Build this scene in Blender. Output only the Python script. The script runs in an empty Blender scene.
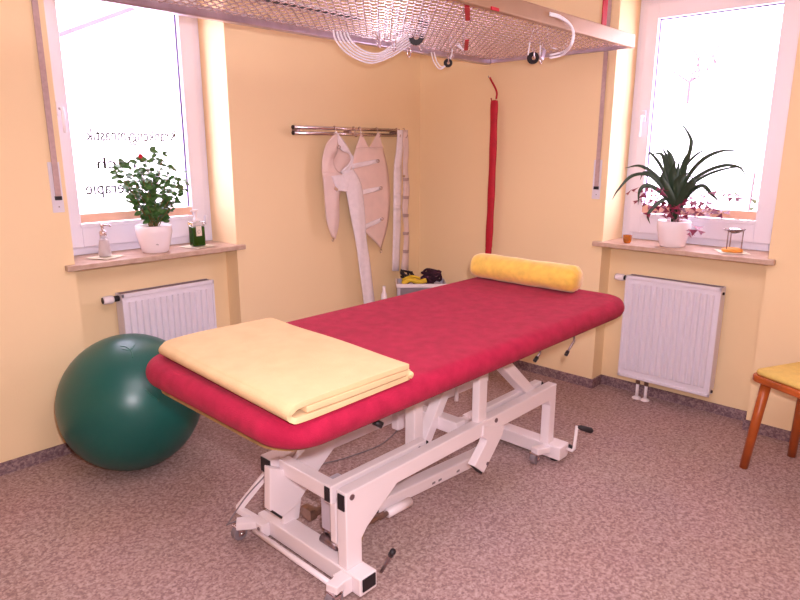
import bpy, bmesh, math, random
from mathutils import Vector, Matrix, Euler, noise
C = bpy.context.scene
COL = C.collection
random.seed(7)
PI = math.pi

# ------------------------------------------------------------------ camera
CAM = Vector((-3.4495, -3.0547, 1.4164)); YAW, PITCH, ROLL, F = 0.75489, 0.23389, 0.00147, 632.37
fw = Vector((math.cos(PITCH)*math.cos(YAW), math.cos(PITCH)*math.sin(YAW), -math.sin(PITCH)))
r0 = Vector((math.sin(YAW), -math.cos(YAW), 0)); u0 = r0.cross(fw)
rt = r0*math.cos(ROLL)+u0*math.sin(ROLL); up = -r0*math.sin(ROLL)+u0*math.cos(ROLL)
cd = bpy.data.cameras.new('camera'); cam = bpy.data.objects.new('camera', cd); COL.objects.link(cam)
m = Matrix((rt, up, -fw)).transposed().to_4x4(); m.translation = CAM; cam.matrix_world = m
cd.sensor_width = 36; cd.lens = F/800*36; cd.clip_start = 0.02
C.camera = cam

def on(px, py, ax, val):            # measured photo point -> place in the room on the plane ax = val
    D = fw + rt*((px-400)/F) - up*((py-300)/F)
    return CAM + D*((val-CAM[ax])/D[ax])

# ------------------------------------------------------------------ world, lamps, exposure
w = bpy.data.worlds.new('overcast sky'); C.world = w; w.use_nodes = True
bg = w.node_tree.nodes['Background']; bg.inputs[0].default_value = (.98, .88, 1.08, 1); bg.inputs[1].default_value = 11.0
def area(name, loc, target, size, power, color, sy=None):
    l = bpy.data.lights.new(name, 'AREA'); l.energy = power; l.color = color; l.size = size
    if sy: l.shape = 'RECTANGLE'; l.size_y = sy
    o = bpy.data.objects.new(name, l); COL.objects.link(o); o.location = loc
    o.rotation_euler = (Vector(target)-Vector(loc)).to_track_quat('-Z', 'Y').to_euler(); return o
FLASH = CAM + rt*0.06 + up*0.10
area('camera_flash', FLASH, CAM+fw*3+Vector((0, 0, .1)), 0.05, 44, (1, .91, .99))
area('fill_light', (-2.7, -2.6, 2.5), (-2.4, -2.0, 0), 1.4, 38, (1, .88, .98), 1.4)  # unseen fill light, added overhead to brighten the room
C.view_settings.view_transform = 'Standard'; C.view_settings.look = 'None'
C.view_settings.exposure = 0.0; C.view_settings.gamma = 1; C.view_settings.use_curve_mapping = False

# ------------------------------------------------------------------ materials
def srgb(r, g, b):
    f = lambda c: (c/255/12.92) if c/255 <= .04045 else ((c/255+.055)/1.055)**2.4
    return (f(r), f(g), f(b), 1)
def mat(name, col, rough=.5, metal=0, spec=.5, noise_scale=0, var=0, bump=0, bump_scale=200, sheen=0, trans=0, coat=0, ior=1.45, col2=None, detail=3):
    M = bpy.data.materials.new(name); M.use_nodes = True; nt = M.node_tree; b = nt.nodes['Principled BSDF']
    b.inputs['Base Color'].default_value = col; b.inputs['Roughness'].default_value = rough; b.inputs['Metallic'].default_value = metal
    b.inputs['Specular IOR Level'].default_value = spec; b.inputs['IOR'].default_value = ior
    if sheen: b.inputs['Sheen Weight'].default_value = sheen; b.inputs['Sheen Roughness'].default_value = .5
    if trans: b.inputs['Transmission Weight'].default_value = trans
    if coat: b.inputs['Coat Weight'].default_value = coat
    tc = nt.nodes.new('ShaderNodeTexCoord')
    if noise_scale:
        n = nt.nodes.new('ShaderNodeTexNoise'); n.inputs['Scale'].default_value = noise_scale; n.inputs['Detail'].default_value = detail
        nt.links.new(tc.outputs['Object'], n.inputs['Vector'])
        r = nt.nodes.new('ShaderNodeValToRGB'); nt.links.new(n.outputs['Fac'], r.inputs[0])
        r.color_ramp.elements[0].position = .3; r.color_ramp.elements[1].position = .7
        c2 = col2 or tuple(min(1, c*(1+var)) for c in col[:3])+(1,)
        c1 = col if col2 else tuple(c*(1-var) for c in col[:3])+(1,)
        r.color_ramp.elements[0].color = c1; r.color_ramp.elements[1].color = c2
        nt.links.new(r.outputs[0], b.inputs['Base Color'])
    if bump:
        n2 = nt.nodes.new('ShaderNodeTexNoise'); n2.inputs['Scale'].default_value = bump_scale; n2.inputs['Detail'].default_value = 4
        nt.links.new(tc.outputs['Object'], n2.inputs['Vector'])
        bp = nt.nodes.new('ShaderNodeBump'); bp.inputs['Strength'].default_value = bump; bp.inputs['Distance'].default_value = .002
        nt.links.new(n2.outputs['Fac'], bp.inputs['Height']); nt.links.new(bp.outputs[0], b.inputs['Normal'])
    return M
M = {}
M['wall'] = mat('cream wall paint', srgb(246, 216, 172), .75, noise_scale=1.2, var=.02, bump=.25, bump_scale=160)
M['ceil'] = mat('ceiling paint', srgb(240, 236, 230), .9)
M['upvc'] = mat('white window plastic', srgb(226, 222, 238), .35, noise_scale=3, var=.01)
M['white'] = mat('white powder coat', srgb(240, 225, 228), .38, noise_scale=4, var=.015)
M['radi'] = mat('radiator enamel', srgb(228, 218, 228), .4, noise_scale=4, var=.01)
M['grille'] = mat('radiator grille', srgb(150, 130, 140), .5, metal=.3, noise_scale=60, var=.2)
M['black'] = mat('black plastic', srgb(34, 26, 32), .5, noise_scale=30, var=.1)
M['chrome'] = mat('polished metal', srgb(215, 200, 205), .18, metal=1, noise_scale=20, var=.05)
M['galv'] = mat('galvanised metal', srgb(190, 175, 190), .3, metal=.9, noise_scale=14, var=.15, bump=.3, bump_scale=40)
M['rail'] = mat('satin aluminium', srgb(168, 134, 110), .45, metal=.4, noise_scale=8, var=.05)
M['wire'] = mat('zinc wire', srgb(235, 215, 225), .20, metal=.95, noise_scale=30, var=.2)
M['bronze'] = mat('greased steel', srgb(150, 120, 105), .4, metal=.8, noise_scale=40, var=.2)
M['red'] = mat('red terry cover', srgb(164, 30, 62), .95, spec=.1, noise_scale=22, var=.14, bump=.9, bump_scale=260, sheen=.05, detail=6)
M['redbag'] = mat('red nylon', srgb(185, 16, 44), .6, noise_scale=30, var=.1, bump=.3, bump_scale=60)
M['fleece'] = mat('yellow fleece', srgb(218, 184, 140), .95, spec=.1, noise_scale=14, var=.05, bump=.6, bump_scale=240, sheen=.05)
M['velvet'] = mat('yellow velvet', srgb(230, 186, 80), .8, noise_scale=26, var=.13, bump=.5, bump_scale=120, sheen=.5)
M['ply'] = mat('plywood edge', srgb(150, 115, 70), .7, noise_scale=20, var=.2)
M['ball'] = mat('green vinyl', srgb(4, 84, 76), .34, spec=.7, noise_scale=2, var=.04, bump=.08, bump_scale=500)
M['ballmark'] = mat('green vinyl ridge', srgb(14, 98, 84), .3, spec=.7, noise_scale=2, var=.04)
M['sling'] = mat('off white sling cloth', srgb(232, 205, 200), .85, noise_scale=12, var=.04, bump=.4, bump_scale=220)
M['slingw'] = mat('white webbing', srgb(240, 226, 232), .75, noise_scale=40, var=.04, bump=.5, bump_scale=400)
M['slingp'] = mat('pale lined cloth', srgb(234, 204, 196), .9, noise_scale=12, var=.05, bump=.3, bump_scale=200)
M['cord'] = mat('white cord', srgb(246, 240, 250), .5, noise_scale=80, var=.06)
M['wood'] = mat('orange brown wood', srgb(178, 86, 34), .35, spec=.5, noise_scale=9, var=.22, coat=.2)
M['cushion'] = mat('yellow seat cloth', srgb(222, 188, 104), .9, noise_scale=30, var=.08, bump=.4, bump_scale=260)
M['pot'] = mat('white glazed pot', srgb(244, 230, 236), .25, noise_scale=5, var=.01)
M['soil'] = mat('potting soil', srgb(60, 42, 34), .95, noise_scale=90, var=.4)
M['leaf'] = mat('green leaves', srgb(66, 104, 50), .35, noise_scale=40, var=.5)
M['leafdark'] = mat('dark strap leaves', srgb(44, 62, 44), .4, noise_scale=14, var=.3)
M['oxalis'] = mat('purple leaves', srgb(122, 30, 62), .5, noise_scale=30, var=.35)
M['stem'] = mat('woody stem', srgb(120, 96, 62), .8, noise_scale=40, var=.2)
M['pinkstem'] = mat('pink thin stems', srgb(205, 140, 150), .6, noise_scale=40, var=.1)
M['redpetal'] = mat('red petals', srgb(205, 24, 40), .6, noise_scale=60, var=.15)
M['paper'] = mat('paper napkin', srgb(240, 226, 215), .9, noise_scale=18, col2=srgb(214, 206, 172))
M['glass'] = mat('clear glass', (1, 1, 1, 1), .03, trans=1, ior=1.45)
M['liquid'] = mat('green liquid', srgb(30, 70, 18), .15, noise_scale=8, var=.1, spec=.6)
M['amber'] = mat('amber glass', srgb(215, 120, 30), .15, noise_scale=20, var=.3, trans=.35)
M['wax'] = mat('orange tray', srgb(232, 150, 60), .5, noise_scale=20, var=.15)
M['steel'] = mat('brushed steel legs', srgb(150, 130, 135), .35, metal=.9, noise_scale=30, var=.1)
M['strap'] = mat('grey shutter strap', srgb(190, 160, 158), .8, noise_scale=60, var=.08)
M['greybox'] = mat('grey plastic', srgb(190, 178, 190), .5, noise_scale=6, var=.05)
M['grey'] = mat('wheel grey', srgb(132, 118, 124), .45, noise_scale=20, var=.1)
M['snow'] = mat('snow', srgb(245, 240, 245), .9, noise_scale=1.3, var=.06)
M['bark'] = mat('frosted bark', srgb(94, 76, 80), .9, noise_scale=12, var=.1)
M['shrub'] = mat('frosted shrub leaves', srgb(66, 74, 44), .9, noise_scale=12, var=.2)
M['house'] = mat('pale render', srgb(238, 232, 236), .9, noise_scale=3, var=.03)
M['beading'] = mat('tan glazing strip', srgb(236, 192, 172), .5, noise_scale=10, var=.06)
M['seal'] = mat('window seal', srgb(95, 75, 125), .6, noise_scale=30, var=.1)
M['yellowbelt'] = mat('yellow belt', srgb(214, 178, 48), .7, noise_scale=30, var=.1)
M['plum'] = mat('dark plum cloth', srgb(58, 26, 44), .9, noise_scale=30, var=.3)
M['stone'] = mat('stone', srgb(184, 150, 132), .45, noise_scale=26, col2=srgb(205, 176, 158), detail=6)
M['carpet'] = None
def carpet(name, a, b, c):
    m_ = bpy.data.materials.new(name); m_.use_nodes = True; nt = m_.node_tree; bs = nt.nodes['Principled BSDF']
    bs.inputs['Roughness'].default_value = .95; bs.inputs['Specular IOR Level'].default_value = .1
    tc = nt.nodes.new('ShaderNodeTexCoord')
    n = nt.nodes.new('ShaderNodeTexNoise'); n.inputs['Scale'].default_value = 60; n.inputs['Detail'].default_value = 3; n.inputs['Roughness'].default_value = .6
    nt.links.new(tc.outputs['Object'], n.inputs['Vector'])
    r = nt.nodes.new('ShaderNodeValToRGB'); e = r.color_ramp.elements
    e[0].position = .30; e[0].color = a; e[1].position = .70; e[1].color = c
    x = e.new(.5); x.color = b
    vo = nt.nodes.new('ShaderNodeTexVoronoi'); vo.inputs['Scale'].default_value = 135; nt.links.new(tc.outputs['Object'], vo.inputs['Vector'])
    sp = nt.nodes.new('ShaderNodeSeparateColor'); nt.links.new(vo.outputs['Color'], sp.inputs[0])
    mm = nt.nodes.new('ShaderNodeMath'); mm.operation = 'MULTIPLY_ADD'; mm.inputs[1].default_value = .34; nt.links.new(sp.outputs[0], mm.inputs[0]); nt.links.new(n.outputs['Fac'], mm.inputs[2])
    m2 = nt.nodes.new('ShaderNodeMath'); m2.operation = 'SUBTRACT'; m2.inputs[1].default_value = .17; nt.links.new(mm.outputs[0], m2.inputs[0])
    nt.links.new(m2.outputs[0], r.inputs[0])
    n3 = nt.nodes.new('ShaderNodeTexNoise'); n3.inputs['Scale'].default_value = 3; n3.inputs['Detail'].default_value = 4
    nt.links.new(tc.outputs['Object'], n3.inputs['Vector'])
    mx = nt.nodes.new('ShaderNodeMix'); mx.data_type = 'RGBA'; mx.blend_type = 'MULTIPLY'; mx.inputs[0].default_value = .12
    nt.links.new(r.outputs[0], mx.inputs[6]); nt.links.new(n3.outputs['Color'], mx.inputs[7])
    nt.links.new(mx.outputs[2], bs.inputs['Base Color'])
    bp = nt.nodes.new('ShaderNodeBump'); bp.inputs['Strength'].default_value = .5; bp.inputs['Distance'].default_value = .003
    nt.links.new(n.outputs['Fac'], bp.inputs['Height']); nt.links.new(bp.outputs[0], bs.inputs['Normal'])
    return m_
M['carpet'] = carpet('speckled carpet', srgb(148, 118, 116), srgb(172, 141, 137), srgb(194, 166, 160))
M['carpetb'] = carpet('carpet skirting', srgb(118, 92, 98), srgb(142, 114, 118), srgb(166, 138, 138))
def pane_mat(name, tint, glossy):
    m_ = bpy.data.materials.new(name); m_.use_nodes = True; nt = m_.node_tree
    for n in list(nt.nodes):
        if n.type == 'BSDF_PRINCIPLED': nt.nodes.remove(n)
    t = nt.nodes.new('ShaderNodeBsdfTransparent'); t.inputs[0].default_value = tint
    g = nt.nodes.new('ShaderNodeBsdfGlossy'); g.inputs['Roughness'].default_value = .02
    x = nt.nodes.new('ShaderNodeMixShader'); x.inputs[0].default_value = glossy
    nt.links.new(t.outputs[0], x.inputs[1]); nt.links.new(g.outputs[0], x.inputs[2])
    nt.links.new(x.outputs[0], nt.nodes['Material Output'].inputs[0]); return m_
M['pane'] = pane_mat('window pane', (1, .985, 1, 1), .03)
M['vinyl'] = pane_mat('faded window lettering', (.058, .034, .040, 1), .02)

# ------------------------------------------------------------------ mesh helpers
class MB:
    def __init__(s): s.b = bmesh.new()
    def box(s, c, sz, rot=None):
        c = Vector(c); R_ = rot or Matrix.Identity(3)
        vs = [s.b.verts.new(c + R_ @ Vector((sx*sz[0]/2, sy*sz[1]/2, sz_*sz[2]/2))) for sx in (-1, 1) for sy in (-1, 1) for sz_ in (-1, 1)]
        for f in ((0, 1, 3, 2), (4, 6, 7, 5), (0, 4, 5, 1), (2, 3, 7, 6), (0, 2, 6, 4), (1, 5, 7, 3)): s.b.faces.new([vs[i] for i in f])
        return s
    def bx(s, x0, x1, y0, y1, z0, z1): return s.box(((x0+x1)/2, (y0+y1)/2, (z0+z1)/2), (abs(x1-x0), abs(y1-y0), abs(z1-z0)))
    def bar(s, p0, p1, wd, h, upv=(0, 0, 1)):
        p0, p1 = Vector(p0), Vector(p1); d = (p1-p0); L = d.length; d.normalize()
        sd = d.cross(Vector(upv)); sd.normalize(); u = sd.cross(d)
        R_ = Matrix((d, sd, u)).transposed()
        return s.box((p0+p1)/2, (L, wd, h), R_)
    def tube(s, path, r, n=8, cap=True, closed=False):
        P = [Vector(p) for p in path]; rings = []; N = len(P)
        prev = None
        for i in range(N):
            if closed: t = P[(i+1) % N]-P[i-1]
            else: t = P[min(i+1, N-1)]-P[max(i-1, 0)]
            t.normalize()
            if prev is None:
                a = Vector((0, 0, 1)) if abs(t.z) < .9 else Vector((1, 0, 0)); nrm = t.cross(a).normalized()
            else: nrm = (prev - t*prev.dot(t)).normalized()
            prev = nrm; bn = t.cross(nrm); rr = r[i] if isinstance(r, (list, tuple)) else r
            rings.append([s.b.verts.new(P[i] + (nrm*math.cos(2*PI*k/n) + bn*math.sin(2*PI*k/n))*rr) for k in range(n)])
        M_ = N if closed else N-1
        for i in range(M_):
            a, b = rings[i], rings[(i+1) % N]
            for k in range(n): s.b.faces.new((a[k], a[(k+1) % n], b[(k+1) % n], b[k]))
        if cap and not closed: s.b.faces.new(rings[0][::-1]); s.b.faces.new(rings[-1])
        return s
    def lathe(s, prof, c=(0, 0, 0), n=32, rot=None, capb=True, capt=True):
        c = Vector(c); R_ = rot or Matrix.Identity(3); rings = []
        for r, z in prof: rings.append([s.b.verts.new(c + R_ @ Vector((r*math.cos(2*PI*k/n), r*math.sin(2*PI*k/n), z))) for k in range(n)])
        for a, b in zip(rings, rings[1:]):
            for k in range(n): s.b.faces.new((a[k], a[(k+1) % n], b[(k+1) % n], b[k]))
        if capb: s.b.faces.new(rings[0][::-1])
        if capt: s.b.faces.new(rings[-1])
        return s
    def prism(s, poly, off):             # poly: list of 3D pts, off: extrusion vector
        a = [s.b.verts.new(Vector(p)) for p in poly]; b = [s.b.verts.new(Vector(p)+Vector(off)) for p in poly]; n = len(a)
        s.b.faces.new(a); s.b.faces.new(b[::-1])
        for i in range(n): s.b.faces.new((a[i], b[i], b[(i+1) % n], a[(i+1) % n]))
        return s
    def build(s, name, m_, parent=None, smooth=False, bevel=0, sub=0, solid=0, loc=None, rotz=None, segs=2):
        bmesh.ops.recalc_face_normals(s.b, faces=s.b.faces)
        me = bpy.data.meshes.new(name); s.b.to_mesh(me); s.b.free()
        if smooth:
            for p in me.polygons: p.use_smooth = True
        o = bpy.data.objects.new(name, me); COL.objects.link(o); me.materials.append(M[m_] if isinstance(m_, str) else m_)
        if solid: md = o.modifiers.new('solid', 'SOLIDIFY'); md.thickness = solid; md.offset = 0
        if bevel:
            md = o.modifiers.new('bevel', 'BEVEL'); md.width = bevel; md.segments = segs; md.limit_method = 'ANGLE'; md.angle_limit = .7
            md.harden_normals = False
        if sub: md = o.modifiers.new('sub', 'SUBSURF'); md.levels = sub; md.render_levels = sub
        if parent: o.parent = parent
        if loc is not None: o.location = loc
        if rotz is not None: o.rotation_euler.z = rotz
        return o
def tag(o, label=None, cat=None, group=None, kind=None):
    if label: o['label'] = label
    if cat: o['category'] = cat
    if group: o['group'] = group
    if kind: o['kind'] = kind
    return o
def thing(name, label, cat, loc=(0, 0, 0), rotz=0, group=None):
    o = bpy.data.objects.new(name, None); COL.objects.link(o); o.location = loc; o.rotation_euler.z = rotz
    o.empty_display_size = .1
    return tag(o, label, cat, group)
def catmull(P, n=8):
    P = [Vector(p) for p in P]; out = []
    Q = [P[0]*2-P[1]]+P+[P[-1]*2-P[-2]]
    for i in range(1, len(Q)-2):
        a, b, c, d = Q[i-1:i+3]
        for k in range(n):
            t = k/n; out.append(.5*((2*b)+(c-a)*t+(2*a-5*b+4*c-d)*t*t+(3*b-a-3*c+d)*t**3))
    out.append(P[-1]); return out

# ------------------------------------------------------------------ room measures
NL = (-2.386, -1.529); NR = (1.416, 2.274)      # window niches: along the left wall (x), along the right wall (-y)
ND, WD, HT, SZ = .12, .25, 2.24, .90              # depth of niche under the sill, of the window, head height, sill height
RZ = -PI/2                                       # right wall pieces are built like the left ones and turned
HC = 2.62; XW, YW = -4.9, -4.7

MB().bx(XW-.4, .4, YW-.4, .4, -.1, 0).build('floor', 'carpet')['kind'] = 'structure'
MB().bx(XW-.4, .4, YW-.4, .4, HC, HC+.1).build('ceiling', 'ceil')['kind'] = 'structure'
def niche_wall(name, a0, a1, n, rotz):
    b = MB(); T = .36
    b.bx(a0, n[0], 0, T, 0, HC); b.bx(n[1], a1, 0, T, 0, HC); b.bx(n[0], n[1], 0, T, HT, HC); b.bx(n[0], n[1], ND, T, 0, SZ-.026)
    o = b.build(name, 'wall', rotz=rotz); o['kind'] = 'structure'
niche_wall('wall_left', XW, .36, NL, 0)
niche_wall('wall_right', 0, -YW, NR, RZ)
# walls behind the photographer, each with a plain glazed opening
b = MB(); b.bx(XW-.3, XW, YW, .0, 0, HC); b.build('wall_rear', 'wall')['kind'] = 'structure'
b = MB(); b.bx(XW, .4, YW-.3, YW, 0, HC); b.build('wall_front', 'wall')['kind'] = 'structure'

def skirting(name, a0, a1, n, rotz):
    b = MB(); h = .056; t = .010
    b.bx(a0, n[0]+t, -t, 0, 0, h); b.bx(n[0], n[0]+t, 0, ND-t, 0, h); b.bx(n[0], n[1], ND-t, ND, 0, h)
    b.bx(n[1]-t, n[1], 0, ND-t, 0, h); b.bx(n[1]-t, a1, -t, 0, 0, h)
    b.build(name, 'carpetb', rotz=rotz)['kind'] = 'structure'
skirting('baseboard_left', XW, -.01, NL, 0); skirting('baseboard_right', 0, -YW, NR, RZ)

# ------------------------------------------------------------------ windows
def window(name, n, rotz, handle_side, g0, g1):
    W = bpy.data.objects.new(name, None); COL.objects.link(W); W.rotation_euler.z = rotz; W['kind'] = 'structure'
    a0, a1 = n; z0, z1 = SZ, HT; d0 = WD
    # fixed frame and opening sash
    b = MB(); fwid = .062
    b.bx(a0, a0+fwid, d0, d0+.07, z0, z1); b.bx(a1-fwid, a1, d0, d0+.07, z0, z1)
    b.bx(a0+fwid, a1-fwid, d0, d0+.07, z1-fwid, z1); b.bx(a0+fwid, a1-fwid, d0, d0+.07, z0, z0+.055)
    b.build('window_frame', 'upvc', W, bevel=.004)
    gz0, gz1 = 1.045, 2.115
    s0, s1 = a0+fwid-.012, a1-fwid+.012
    b = MB(); e = .018
    b.bx(s0, g0, d0-e, d0, z0+.04, z1-.05); b.bx(g1, s1, d0-e, d0, z0+.04, z1-.05)
    b.bx(g0, g1, d0-e, d0, gz1, z1-.05); b.bx(g0, g1, d0-e, d0, z0+.04, gz0)
    # inner depth of the sash towards the pane
    b.bx(g0-.02, g0, d0, d0+.04, gz0-.02, gz1+.02); b.bx(g1, g1+.02, d0, d0+.04, gz0-.02, gz1+.02)
    b.bx(g0, g1, d0, d0+.04, gz1, gz1+.02); b.bx(g0, g1, d0, d0+.04, gz0-.02, gz0)
    b.build('window_sash', 'upvc', W, bevel=.003)
    b = MB(); t = .007
    b.bx(g0, g0+t*.6, d0+.012, d0+.02, gz0, gz1); b.bx(g1-t, g1, d0+.012, d0+.02, gz0, gz1); b.bx(g0, g1, d0+.012, d0+.02, gz1-t*.8, gz1)
    b.build('seal', 'seal', W)
    MB().bx(g0+.006, g1-.006, d0+.018, d0+.024, gz0, gz1).build('glass_pane', 'pane', W)
    b = MB(); b.bx(g0-.004, g1+.004, d0-.012, d0+.016, gz0+.012, gz0+.058); b.build('glazing_strip', 'beading', W, bevel=.004)
    b = MB(); b.bx(g0-.006, g1+.006, d0-.024, d0-.004, gz0-.010, gz0+.010); b.build('drip_bar', 'upvc', W, bevel=.003)
    ha = (s0+g0)/2 if handle_side < 0 else (g1+s1)/2
    b = MB(); b.box((ha, d0-e-.006, 1.60), (.026, .012, .065)); b.build('handle_rosette', 'upvc', W, bevel=.003)
    b = MB(); b.tube([(ha, d0-e, 1.60), (ha, d0-e-.04, 1.60), (ha, d0-e-.046, 1.585), (ha, d0-e-.046, 1.49)], [.008, .008, .009, .008], 10); b.build('window_handle', 'upvc', W, smooth=True)
    for zz in (1.0,):
        b = MB(); b.tube([(s1+.004, d0-.022, zz), (s1+.004, d0-.022, zz+.05)], .008, 8); b.build('hinge', 'upvc', W, smooth=True)
    # stone sill with horns standing a little past the niche
    p = [(a0-.046, -.038), (a1+.036, -.038), (a1+.036, 0), (a1, 0), (a1, d0+.02), (a0, d0+.02), (a0, 0), (a0-.046, 0)]
    b = MB(); b.prism([(x, y, SZ-.026) for x, y in p], (0, 0, .026)); b.build('window_sill', 'stone', W, bevel=.004)
    return W
W1 = window('window_1', NL, 0, -1, -2.252, -1.653)
W2 = window('window_2', NR, RZ, -1, 1.532, 2.138)

# mirrored lettering on the outside of the left pane (read from the street)
def lettering(txt, aR, z, size, aL):
    cu = bpy.data.curves.new('t', 'FONT'); cu.body = txt; cu.size = size; cu.extrude = .0004; cu.offset = .0012; cu.resolution_u = 3
    o = bpy.data.objects.new('t', cu); COL.objects.link(o); bpy.context.view_layer.update()
    me = bpy.data.meshes.new_from_object(o.evaluated_get(bpy.context.evaluated_depsgraph_get())); bpy.data.objects.remove(o)
    xs = [v.co.x for v in me.vertices]; w0, w1 = min(xs), max(xs); k = (aR-aL)/(w1-w0)
    for v in me.vertices: v.co = (aR-(v.co.x-w0)*k, WD+.027-v.co.z, z+v.co.y)
    me.materials.clear(); me.materials.append(M['vinyl']); me.flip_normals()
    q = bpy.data.objects.new('window_lettering', me); COL.objects.link(q); q.parent = W1; return q
def aL(px, py): return on(px, py, 1, WD+.027)
lettering('Krankengymnastik', aL(176, 140).x, aL(130, 141).z, .088, aL(86, 140).x)
lettering('nach', aL(136, 165).x, aL(130, 168).z, .08, aL(97, 165).x)
lettering('Therapie', aL(141, 190).x, aL(120, 193).z, .09, aL(86, 195).x)

# ------------------------------------------------------------------ shutter straps
def shutter_strap(label, a, rotz):
    t = thing('roller_shutter_strap', label, 'shutter strap', (0, 0, 0), rotz)
    b = MB(); b.bx(a-.027, a+.022, -.003, -.0, 1.14, 1.36); b.build('cover_plate', 'radi', t, bevel=.0015)
    b = MB(); b.bx(a-.012, a+.012, -.012, -.008, 1.21, HC-.02); b.build('strap', 'strap', t)
    b = MB(); b.bx(a-.014, a+.013, -.016, -.003, 1.195, 1.212); b.build('strap_slot', 'black', t, bevel=.001)
    b = MB(); b.lathe([(.003, 0), (.003, .002)], (a, -.003, 1.165), 10, Matrix.Rotation(PI/2, 3, 'X')); b.build('screw', 'steel', t)
shutter_strap('grey roller shutter strap beside the left window', -2.424, 0)
shutter_strap('grey roller shutter strap beside the right window', 1.358, RZ)

# ------------------------------------------------------------------ radiators
def radiator(label, a0, a1, rotz, pipes):
    t = thing('radiator', label, 'radiator', (0, 0, 0), rotz); z0, z1 = .125, .725; f = -.005; bk = .075
    b = MB(); n = 14; q = (a1-a0-.05)/n
    b.bx(a0, a1, f+.004, f+.016, z0, z1)
    p = []
    for i in range(n):                                    # pressed vertical flutes
        x = a0+.025+i*q
        b.prism([(x+q*.12, f+.004, z0+.045), (x+q*.30, f-.008, z0+.05), (x+q*.70, f-.008, z0+.05), (x+q*.88, f+.004, z0+.045)], (0, 0, z1-z0-.09))
    b.bx(a0, a1, f-.002, f+.006, z1-.02, z1); b.bx(a0, a1, f-.002, f+.006, z0, z0+.018)
    b.bx(a0, a0+.012, f-.002, f+.006, z0, z1); b.bx(a1-.012, a1, f-.002, f+.006, z0, z1)
    b.build('front_panel', 'radi', t, bevel=.0025)
    for xa in (a0+.002, a1-.006):
        b = MB(); b.bx(xa, xa+.004, f+.012, bk, z0+.03, z1-.004); b.build('side_panel', 'radi', t)
    b = MB(); b.bx(a0+.006, a1-.006, bk-.014, bk-.002, z0, z1-.004); b.build('rear_panel', 'radi', t)
    b = MB()
    for i in range(60):
        x = a0+.012+(a1-a0-.024)*i/59; b.bx(x-.0016, x+.0016, f+.014, bk-.014, z1-.012, z1-.004)
    b.bx(a0+.006, a1-.006, f+.012, f+.018, z1-.014, z1-.002); b.bx(a0+.006, a1-.006, bk-.02, bk-.014, z1-.014, z1-.002)
    b.build('top_grille', 'grille', t)
    R_ = Matrix.Rotation(-PI/2, 3, 'Y')
    v = MB(); v.lathe([(.013, 0), (.015, .006), (.015, .024), (.012, .028)], (a0+.002, .035, .700), 16, R_); v.build('valve_collar', 'black', t, smooth=True)
    v = MB(); v.lathe([(.017, 0), (.020, .006), (.020, .045), (.017, .050)], (a0-.026, .035, .700), 20, R_)
    h = v.build('thermostat_head', 'white', t, smooth=True)
    v = MB(); v.lathe([(.0155, 0), (.0155, .002)], (a0-.076, .035, .700), 18, R_); v.build('dial_end', 'black', h)
    for zz in (.69, .15):
        v = MB(); v.lathe([(.008, 0), (.008, .008)], (a1+.006, .03, zz), 10, R_); v.build('bleed_plug', 'black', t)
    for px in pipes:
        v = MB(); v.tube([(px, .03, z0+.01), (px, .03, z0-.035)], .012, 12); v.build('valve_nut', 'bronze', t, smooth=True)
        v = MB(); v.tube([(px, .03, z0-.03), (px, .03, .004)], .009, 12); v.build('pipe', 'white', t, smooth=True)
        v = MB(); v.lathe([(.026, 0.0), (.026, .004), (.012, .014)], (px, .03, 0), 20); v.build('floor_rosette', 'white', t, smooth=True)
    for xa in (a0+.08, a1-.11):
        v = MB(); v.bx(xa, xa+.03, bk-.003, ND, z0+.1, z1-.1); v.build('wall_bracket', 'radi', t)
rl0, rl1 = on(121, 293.5, 1, 0).x, on(213, 277.7, 1, 0).x
radiator('white panel radiator under the left window, behind the green ball', rl0, rl1, 0, (rl0+.15, rl0+.2))
rr0, rr1 = -on(625.6, 275, 0, 0).y, -on(723.5, 287.8, 0, 0).y
radiator('white panel radiator under the right window, floor pipes showing', rr0+.004, rr1-.006, RZ, (rr0+.115, rr0+.165))

# ------------------------------------------------------------------ exercise ball
t = thing('exercise_ball', 'large dark green exercise ball on the floor by the left wall', 'exercise ball', (-2.33, -.335, 0))
R = .306
b = MB(); bmesh.ops.create_uvsphere(b.b, u_segments=64, v_segments=40, radius=R)
for v in b.b.verts:
    v.co.z += R
    if v.co.z < .03: v.co.z = max(v.co.z, .0)
b.build('ball_shell', 'ball', t, smooth=True)
def ball_arc(pxs, r=.0022):
    c0 = Vector((-2.33, -.335, R)); P = []
    for px, py in pxs:
        D = (fw + rt*((px-400)/F) - up*((py-300)/F)).normalized(); oc = CAM-c0
        bb = oc.dot(D); cc = oc.dot(oc)-R*R; s_ = -bb-math.sqrt(max(0, bb*bb-cc)); P.append(CAM+D*s_-Vector((-2.33, -.335, 0)))
    return MB().tube(catmull(P, 6), r, 6)
for pxs in ([(120, 346), (126, 347), (131, 351), (133, 358)], [(135, 344), (131, 349), (126, 347)], [(145, 389), (151, 395), (159, 401)], [(122, 349), (128, 350), (133, 348)]):
    ball_arc(pxs).build('moulded_ridge', 'ballmark', t, smooth=True)

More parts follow.
